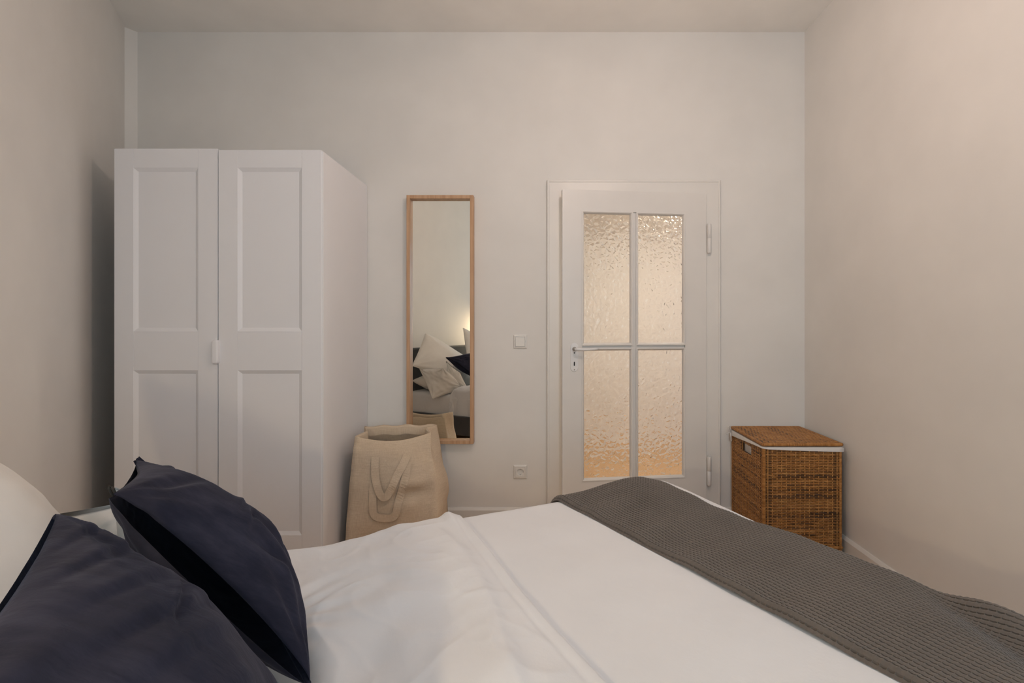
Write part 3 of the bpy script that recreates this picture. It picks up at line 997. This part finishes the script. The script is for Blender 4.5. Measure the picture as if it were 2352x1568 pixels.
DX0, DX1 = 0.895, BL + 0.005        # duvet head edge and foot edge (before rolling over)
DY0, DY1 = 0.0, BW - 0.01
DZ = 0.618
def head_edge(sy):
    t = np.clip((sy - 1.02) / 0.43, 0, 1)
    q = np.clip((sy - 1.46) / 0.18, 0, 1)
    return DX0 - 0.115 * t * t * (3 - 2 * t) - 0.17 * q * q * (3 - 2 * q)
def duvet_surface(sx, sy):
    """duvet top surface in bed-local coordinates"""
    rh, rf, rs_ = 0.055, 0.040, 0.075
    X0 = head_edge(sy)
    ph, dh_ = edge_fn((X0 + rh) - sx, rh)
    X1 = DX1 + np.interp(sy, [0.0, 0.35, 0.60, 0.95], [0.06, 0.06, 0.04, 0.0])
    pf, df = edge_fn(sx - (X1 - rf), rf)
    x = np.where(sx < X0 + rh, X0 + rh - ph, np.where(sx > X1 - rf, X1 - rf + pf, sx))
    pn, dn = edge_fn((DY0 + rs_) - sy, rs_)
    pq, dq = edge_fn(sy - (DY1 - rs_), rs_)
    y = np.where(sy < DY0 + rs_, DY0 + rs_ - pn, np.where(sy > DY1 - rs_, DY1 - rs_ + pq, sy))
    z = DZ - dh_ - df - dn - dq
    hang = np.clip((dn + dq + df - 0.04) / 0.2, 0, 1)
    top = np.clip(1 - (dh_ + df + dn + dq) / 0.08, 0, 1)
    # puffiness: the head third is lofty, the rest lies smoother
    puff = np.clip((1.33 - sx) / 0.10, 0, 1)
    z = z + 0.010 * vnoise(sx * 3.1 + 5, sy * 3.1, 1) * (0.35 + 0.65 * puff)
    z = z + puff * (0.0085 * vnoise(sx * 8 + 2, sy * 6, 2) + 0.004 * vnoise(sx * 17, sy * 13, 3))
    z = z + 0.0015 * vnoise(sx * 12, sy * 9, 4)
    z = z + 0.030 * np.exp(-((sx - 1.92) / 0.14) ** 2 - ((sy - 1.42) / 0.20) ** 2)
    lx, ly = 1.96 - 2.085, 0.44 - 0.71
    LL = math.hypot(lx, ly)
    dv = ((sx - 2.085) * -ly + (sy - 0.71) * lx) / LL          # signed distance from the trough line
    al = ((sx - 2.085) * lx + (sy - 0.71) * ly) / LL
    fade = np.clip((al + 0.06) / 0.14, 0, 1) * np.clip((0.55 - al) / 0.2, 0, 1)
    z = z + fade * ((0.022 - 0.20 * np.clip(al, 0, 0.3)) * np.exp(-((dv - 0.09) / 0.060) ** 2) - 0.024 * np.exp(-(dv / 0.045) ** 2))
    # crumpled cotton: sharp little creases on the lofty part
    cx_, cy_ = sx + 0.05 * vnoise(sx * 5, sy * 5, 31), sy + 0.05 * vnoise(sx * 5 + 9, sy * 5, 32)
    cr = (1 - np.abs(vnoise(cx_ * 10, cy_ * 7, 33))) ** 5 * 0.0030 + (1 - np.abs(vnoise(cx_ * 19 + 4, cy_ * 24, 34))) ** 4 * 0.0014
    z = z + (puff * 0.9 + 0.06) * cr
    # loft towards the head, sag at the very edge
    z = z + 0.012 * np.exp(-((sx - 1.16) / 0.14) ** 2) - 0.014 * np.clip((1.05 - sx) / 0.15, 0, 1)
    # the hemmed fold running across the bed: soft on the head side, a crisp step on the foot side
    seam = 1.315 + 0.010 * np.sin(sy * 4.0 + 0.6) + 0.006 * vnoise(sy * 5, sy * 0 + 3, 5)
    d = sx - seam
    z = z + 0.0085 * np.where(d < 0, np.exp(d / 0.085), np.exp(-(d / 0.006) ** 2)) - 0.0035 * np.exp(-((d - 0.009) / 0.005) ** 2) - 0.0025 * np.exp(-((d + 0.022) / 0.006) ** 2)
    # second softer fold wandering beside it
    s2 = 1.20 + 0.05 * np.sin((sy - 0.9) * 4.2) - 0.03 * (sy - 0.8)
    d2 = sx - s2
    w2_ = np.clip((1.55 - sy) / 0.2, 0, 1)
    z = z + w2_ * 0.010 * np.where(d2 < 0, np.exp(-(d2 / 0.06) ** 2), np.exp(-(d2 / 0.022) ** 2))
    # gathered tuck at the far edge
    z = z + 0.018 * np.exp(-((sx - 1.285) / 0.020) ** 2 - ((sy - 1.56) / 0.12) ** 2)
    z = z + 0.008 * np.exp(-((sx - 1.15) / 0.03) ** 2 - ((sy - 1.56) / 0.10) ** 2)
    # fine creases fanning out from under the navy cushion
    rx, ry = sx - 0.83, sy - 1.22
    ang = np.arctan2(ry, rx); rad = np.hypot(rx, ry)
    z = z + 0.0028 * np.sin(ang * 17 + 1.5 * vnoise(sx * 6, sy * 6, 8)) * np.exp(-((rad - 0.08) / 0.09) ** 2) * top
    # ripples in the hanging parts
    rip = 0.018 * np.sin(sx * 17 + 2 * vnoise(sx * 3, sy * 0 + 1, 6)) + 0.010 * vnoise(sx * 11, sy * 5, 7)
    rip_f = 0.014 * np.sin(sy * 15 + 2 * vnoise(sy * 3, sx * 0 + 4, 9))
    y = y + np.where(dq > 0.03, np.abs(rip) * hang, 0) - np.where(dn > 0.03, np.abs(rip) * hang, 0)
    x = x + np.where(df > 0.03, np.abs(rip_f) * hang, 0)
    x = x + np.where(dh_ > 0.0, 0.012 * vnoise(sy * 6, sy * 0, 10) * np.clip(dh_ / 0.05, 0, 1), 0)
    return np.stack([x, y, np.maximum(z, 0.15 + 0 * z)], -1)

nx, ny = 420, 440
gt = np.linspace(0, 1, nx)
gy = np.linspace(DY0 - 0.30, DY1 + 0.43, ny)
GT, SY = np.meshgrid(gt, gy, indexing='ij')
_x0 = head_edge(SY) - 0.085
SX = _x0 + GT * (DX1 + 0.27 - _x0)
P = duvet_surface(SX, SY)
duv = from_data('duvet', P.reshape(-1, 3), grid_faces(nx, ny), M_DUVET, None, True)
duv.location = BO; duv.rotation_euler = (0, 0, TH)
sol = duv.modifiers.new('thickness', 'SOLIDIFY'); sol.thickness = 0.012; sol.offset = -1 if True else 1
tag(duv, 'white duvet spread over the bed under the grey throw', 'duvet')

# waffle throw across the foot: real cells sunk into the cloth
PITCH = 0.0112
def throw_inner(sy):
    return 1.765 - 0.135 * np.clip((sy - 0.2) / 1.4, -0.5, 1.2)
def throw_mesh():
    nc_a, nc_b = 34, 186
    na, nb = nc_a * 8 + 1, nc_b * 6 + 1
    A, B = np.meshgrid(np.linspace(0, 1, na), np.linspace(0, 1, nb), indexing='ij')
    sy = -0.30 + B * 2.10
    inner = throw_inner(sy)
    outer = np.interp(sy, [-0.3, 0.35, 0.60, 0.95, 1.2, 1.6, 1.9], [2.16, 2.16, 2.13, 2.068, 2.028, 1.965, 1.955]) + 0.003 * np.sin(sy * 9)
    sx = inner + A * (outer - inner)
    S = duvet_surface(sx, sy)
    # surface normals
    da = np.gradient(S, axis=0); db = np.gradient(S, axis=1)
    N = np.cross(da, db)
    N /= np.maximum(np.linalg.norm(N, axis=-1, keepdims=True), 1e-9)
    wid = outer - inner
    de = np.minimum(A * wid, (1 - A) * wid)
    off = 0.0035 + 0.0115 * (1 - np.exp(-(de / 0.008) ** 1.2))
    # double-folded inner edge: a soft fat roll
    off += 0.0035 * np.exp(-((A * wid - 0.014) / 0.010) ** 2)
    # puckers
    off += 0.004 * vnoise(sx * 9, sy * 5, 21) + 0.003 * vnoise(sx * 4, sy * 16, 22)
    # a hump where the cloth bunches on the outer side, with a trough beside it
    # waffle cells: narrow sunk slots between flat ribs
    ca = (A * nc_a) % 1.0; cb = (B * nc_b) % 1.0
    pit = ((ca > 0.44) & (ca < 0.56)) & ((cb > 0.1) & (cb < 0.9))
    rib = 0.0003 * np.cos(2 * PI * A * nc_a) + 0.0005 * np.cos(2 * PI * B * nc_b)
    off += rib - 0.0090 * pit
    off = np.maximum(off, 0.0015)
    V = S + N * off[..., None]
    o = from_data('throw_blanket', V.reshape(-1, 3), grid_faces(na, nb), M_THROW, None, False)
    o.location = BO; o.rotation_euler = (0, 0, TH)
    return o
thr = throw_mesh()
tag(thr, 'dark grey waffle-weave throw laid across the foot of the bed', 'blanket')

# ------------------------------------------------------------------ cushions and pillows
def cushion(name, A, B, C, D, T, mat, seed, label, cat, n=44, ear=0.10, wr=0.008, stretch=1.0, Tb=None, piping=0.003, dents=(), ridges=(), pw=0.42, group=None, side=1):
    """soft pillow spanned by corners A B C D (world), half-thickness T to the front, Tb to the back"""
    A, B, C, D = (np.array(p, float) for p in (A, B, C, D))
    Tb = T if Tb is None else Tb
    s = np.linspace(0, 1, n + 1)
    s = 0.5 - 0.5 * np.cos(PI * s) * (0.55) - 0.5 * (1 - 2 * s) * 0.45
    S, U = np.meshgrid(s, s, indexing='ij')
    Sc = 0.5 + (S - 0.5) * (1 - ear * np.sin(PI * U) ** 0.9)
    Uc = 0.5 + (U - 0.5) * (1 - ear * np.sin(PI * S) ** 0.9)
    base = ((1 - Sc) * (1 - Uc))[..., None] * A + (Sc * (1 - Uc))[..., None] * B + (Sc * Uc)[..., None] * C + ((1 - Sc) * Uc)[..., None] * D
    nrm = np.cross(B - A, D - A); nrm /= np.linalg.norm(nrm); nrm *= -side
    prof = (np.sin(PI * S) * np.sin(PI * U)) ** pw
    pinch = np.minimum(np.minimum(S, 1 - S), np.minimum(U, 1 - U))
    w1 = vnoise(S * 4 + seed, U * 4 + seed * 2, seed) * 0.9 + 0.5 * vnoise(S * 10 + seed, U * 8, seed + 1)
    # creases running in from the corners
    cr = 0
    for (cs, cu) in ((0, 0), (1, 0), (1, 1), (0, 1)):
        dx, dy = S - cs, U - cu
        ang = np.arctan2(np.abs(dy), np.abs(dx)); rad = np.hypot(dx, dy)
        cr = cr + np.sin(ang * 13 + seed) * np.exp(-((rad - 0.22) / 0.16) ** 2)
    ed = np.clip(pinch / 0.08, 0, 1)
    wrk = wr * (w1 + 0.55 * cr) * ed
    for (ds, du, rs_, ru, am) in dents:
        wrk = wrk - am * np.exp(-((S - ds) / rs_) ** 2 - ((U - du) / ru) ** 2)
    for (s0, u0, s1, u1, wd_, am) in ridges:          # creases: a valley with a soft ridge beside it
        L2 = (s1 - s0) ** 2 + (u1 - u0) ** 2
        tt = np.clip(((S - s0) * (s1 - s0) + (U - u0) * (u1 - u0)) / L2, 0, 1)
        qs, qu = S - (s0 + (s1 - s0) * tt), U - (u0 + (u1 - u0) * tt)
        L = math.sqrt(L2)
        sd = (qs * -(u1 - u0) + qu * (s1 - s0)) / L
        al = np.hypot(qs, qu)
        fade = np.exp(-np.maximum(al - np.abs(sd), 0) / wd_)
        wrk = wrk + am * fade * (-np.exp(-(sd / wd_) ** 2) + 0.7 * np.exp(-((sd - 1.9 * wd_) / (1.3 * wd_)) ** 2)) * np.sin(PI * np.clip(tt * 0.9 + 0.05, 0, 1)) ** 0.5
    front = base + nrm * (T * prof + wrk)[..., None]
    back = base - nrm * (Tb * prof + wrk * 0.6)[..., None]
    m = n + 1
    org = (A + B + C + D) / 4
    vs = np.concatenate([front.reshape(-1, 3), back.reshape(-1, 3)]) - org
    f1 = grid_faces(m, m); f2 = grid_faces(m, m, m * m)[:, ::-1]
    me = bpy.data.meshes.new(name)
    me.from_pydata([tuple(map(float, v)) for v in vs], [], [tuple(map(int, f)) for f in np.concatenate([f1, f2])])
    bm = bmesh.new(); bm.from_mesh(me)
    bmesh.ops.remove_doubles(bm, verts=bm.verts, dist=0.0003)
    bmesh.ops.recalc_face_normals(bm, faces=bm.faces)
    bm.to_mesh(me); bm.free()
    o = link(name, me, mat, None, True)
    o.location = org
    tag(o, label, cat, group)
    if piping:
        ring = [base[i, 0] for i in range(m)] + [base[n, j] for j in range(1, m)] + [base[i, n] for i in range(n - 1, -1, -1)] + [base[0, j] for j in range(n - 1, 0, -1)]
        vs2, fs2 = tube_data([Vector(p - org) for p in ring], piping, 6, True)
        from_data('seam', vs2, fs2, mat, o, True, fix=True)
    return o

def P3(*a):
    return tuple(a)
nav2 = cushion('cushion', px(250, 1138, 0.86), px(313, 1050, 1.18), (-0.60, 1.09, 0.594), px(712, 1574, 0.80), 0.122, M_NAVY, 3,
               'navy velvet cushion leaning further back, above the white duvet edge', 'cushion', n=84, ear=0.07, wr=0.0055, Tb=0.075, piping=0.004, pw=0.43, dents=((0.78, 0.38, 0.30, 0.32, 0.062),),
               ridges=((0.68, 0.40, 0.50, 0.44, 0.016, 0.003), (0.42, 0.47, 0.22, 0.44, 0.015, 0.005), (0.40, 0.49, 0.16, 0.53, 0.018, 0.005),
                       (0.56, 0.50, 0.36, 0.82, 0.026, 0.006), (0.30, 0.50, 0.38, 0.90, 0.030, 0.006), (0.66, 0.50, 0.58, 0.82, 0.025, 0.006),
                       (0.05, 0.10, 0.35, 0.22, 0.03, 0.006), (0.78, 0.10, 0.46, 0.16, 0.018, 0.005), (0.80, 0.16, 0.50, 0.22, 0.014, 0.0045), (0.80, 0.22, 0.55, 0.29, 0.014, 0.004), (0.15, 0.55, 0.25, 0.75, 0.02, 0.006)))
nav1 = cushion('cushion', (-0.47, 0.335, 0.86), px(120, 1180, 0.69), (-0.372, 0.735, 0.60), (-0.15, 0.30, 0.60), 0.108, M_NAVY, 9,
               'navy velvet cushion nearest the camera, cut by the bottom edge', 'cushion', n=84, ear=0.06, wr=0.006, Tb=0.03, piping=0.004,
               dents=((0.96, 0.27, 0.05, 0.014, 0.014),),
               ridges=((0.90, 0.24, 0.52, 0.06, 0.018, 0.0045), (0.84, 0.38, 0.42, 0.14, 0.018, 0.004), (0.80, 0.50, 0.32, 0.22, 0.020, 0.0045), (0.74, 0.60, 0.26, 0.32, 0.022, 0.004),
                       (0.80, 0.37, 0.50, 0.37, 0.013, 0.008), (0.80, 0.37, 0.82, 0.50, 0.016, 0.006), (0.62, 0.72, 0.20, 0.46, 0.026, 0.005), (0.55, 0.80, 0.20, 0.60, 0.026, 0.004), (0.93, 0.12, 0.70, 0.03, 0.014, 0.003)))
big1 = cushion('pillow', LB(0.42, 0.93, 0.74), LB(0.17, 1.42, 1.09), LB(0.24, 1.70, 0.78), LB(0.62, 1.38, 0.60), 0.112, M_PILLOW, 14,
               'large white pillow standing on its corner against the headboard, on the wardrobe side', 'pillow', ear=0.03, wr=0.007, Tb=0.06, piping=0.002)
big2 = cushion('pillow', LB(0.48, 0.25, 0.76), LB(0.18, 0.78, 1.145), LB(0.40, 1.00, 0.80), LB(0.60, 0.52, 0.55), 0.12, M_PILLOW, 22,
               'large white pillow against the headboard, behind the navy cushions', 'pillow', ear=0.03, wr=0.010, Tb=0.08, piping=0.002)
flat1 = cushion('pillow', LB(0.13, 0.90, 0.62), LB(0.13, 1.57, 0.62), LB(0.58, 1.56, 0.61), LB(0.58, 0.90, 0.61), 0.155, M_PILLOW, 31,
                'plump white pillow lying on the mattress under the large upright one', 'pillow', ear=0.05, wr=0.006, Tb=0.09, piping=0, side=-1)
sml = cushion('cushion', LB(0.25, 1.61, 0.752), LB(0.55, 1.615, 0.762), LB(0.74, 1.47, 0.57), LB(0.46, 1.67, 0.47), 0.05, M_PILLOW, 40,
              'small white cushion hanging over the mattress edge by the wardrobe', 'cushion', ear=0.06, wr=0.010, Tb=0.045, piping=0.003)
bge = cushion('cushion', px(262, 1114, 1.12), LB(0.67, 1.52, 0.72), LB(0.75, 1.49, 0.56), px(272, 1400, 1.13), 0.030, M_PILLOW, 44,
              'cream cushion squeezed in behind the further navy cushion, only its corner showing', 'cushion', ear=0.05, wr=0.004, Tb=0.03, piping=0.003)
tp = px(255, 1122, 1.115) - Vector(bge.location)
tube('loop_tag', [tp + Vector((0.012, 0, -0.016)), tp + Vector((0.002, 0, 0.004)), tp + Vector((-0.004, 0, 0.006)), tp + Vector((-0.004, 0, -0.001)), tp + Vector((0.006, 0, -0.020))], 0.0028, M_TAG, bge, 6)

# ------------------------------------------------------------------ lamps
pend = thing('pendant_lamp', 'bare bulb pendant lamp hanging from the ceiling above the bed', 'lamp', (LAMP_POS[0], LAMP_POS[1], ZC))
dz = LAMP_POS[2] - ZC
lathe('ceiling_rose', [(0.001, 0.0), (0.05, 0.0), (0.048, -0.02), (0.012, -0.035), (0.001, -0.036)], M_PLAST, pend, 24)
tube('cord', [(0, 0, -0.03), (0, 0, dz + 0.11)], 0.0035, M_PLAST, pend, 8)
lathe('socket', [(0.004, dz + 0.12), (0.020, dz + 0.105), (0.022, dz + 0.05), (0.016, dz + 0.046)], M_PLAST, pend, 20)
M_BULB = emit('pendant_glow', LAMP_C, LAMP_E)
def sphere(name, r, loc, mat, parent):
    bm = bmesh.new()
    bmesh.ops.create_uvsphere(bm, u_segments=24, v_segments=14, radius=r)
    bmesh.ops.translate(bm, verts=bm.verts, vec=loc)
    return from_bm(name, bm, mat, parent, True)
sphere('bulb', LAMP_R, (0, 0, dz), M_BULB, pend)

wl_y = -0.47
wl = thing('wall_lamp', 'small wall lamp above the headboard beside the pillows', 'lamp', (wall_x(wl_y), wl_y, 1.22), TH)
lathe('backplate', [(0.001, 0.0), (0.035, 0.0), (0.035, 0.012), (0.001, 0.014)], M_STEEL, wl, 20, (0, 0, 0))
wl.children[-1].rotation_euler = (0, PI / 2, 0)
tube('arm', [(0.01, 0, 0), (0.07, 0, 0.0), (0.11, 0, 0.02)], 0.006, M_STEEL, wl, 8)
lathe('lamp_shade', [(0.032, 0.075), (0.06, -0.03), (0.058, -0.03), (0.030, 0.073)], M_PLAST, wl, 24, (0.115, 0, 0.04))
sphere('bulb', 0.028, (0.115, 0, 0.0), emit('wall_lamp_glow', BED_LAMP_C, BED_LAMP_E), wl)

hl = thing('hallway_lamp', 'round dome lamp on the low hallway ceiling behind the glazed door', 'lamp', (1.0, 3.50, HZC))
lathe('base_ring', [(0.001, 0.0), (0.115, 0.0), (0.115, -0.012), (0.105, -0.016), (0.001, -0.016)], M_PLAST, hl, 28)
lathe('dome', [(0.104, -0.016), (0.100, -0.035), (0.080, -0.055), (0.045, -0.068), (0.002, -0.072)], emit('hall_glow', HALL_C, HALL_E), hl, 28)
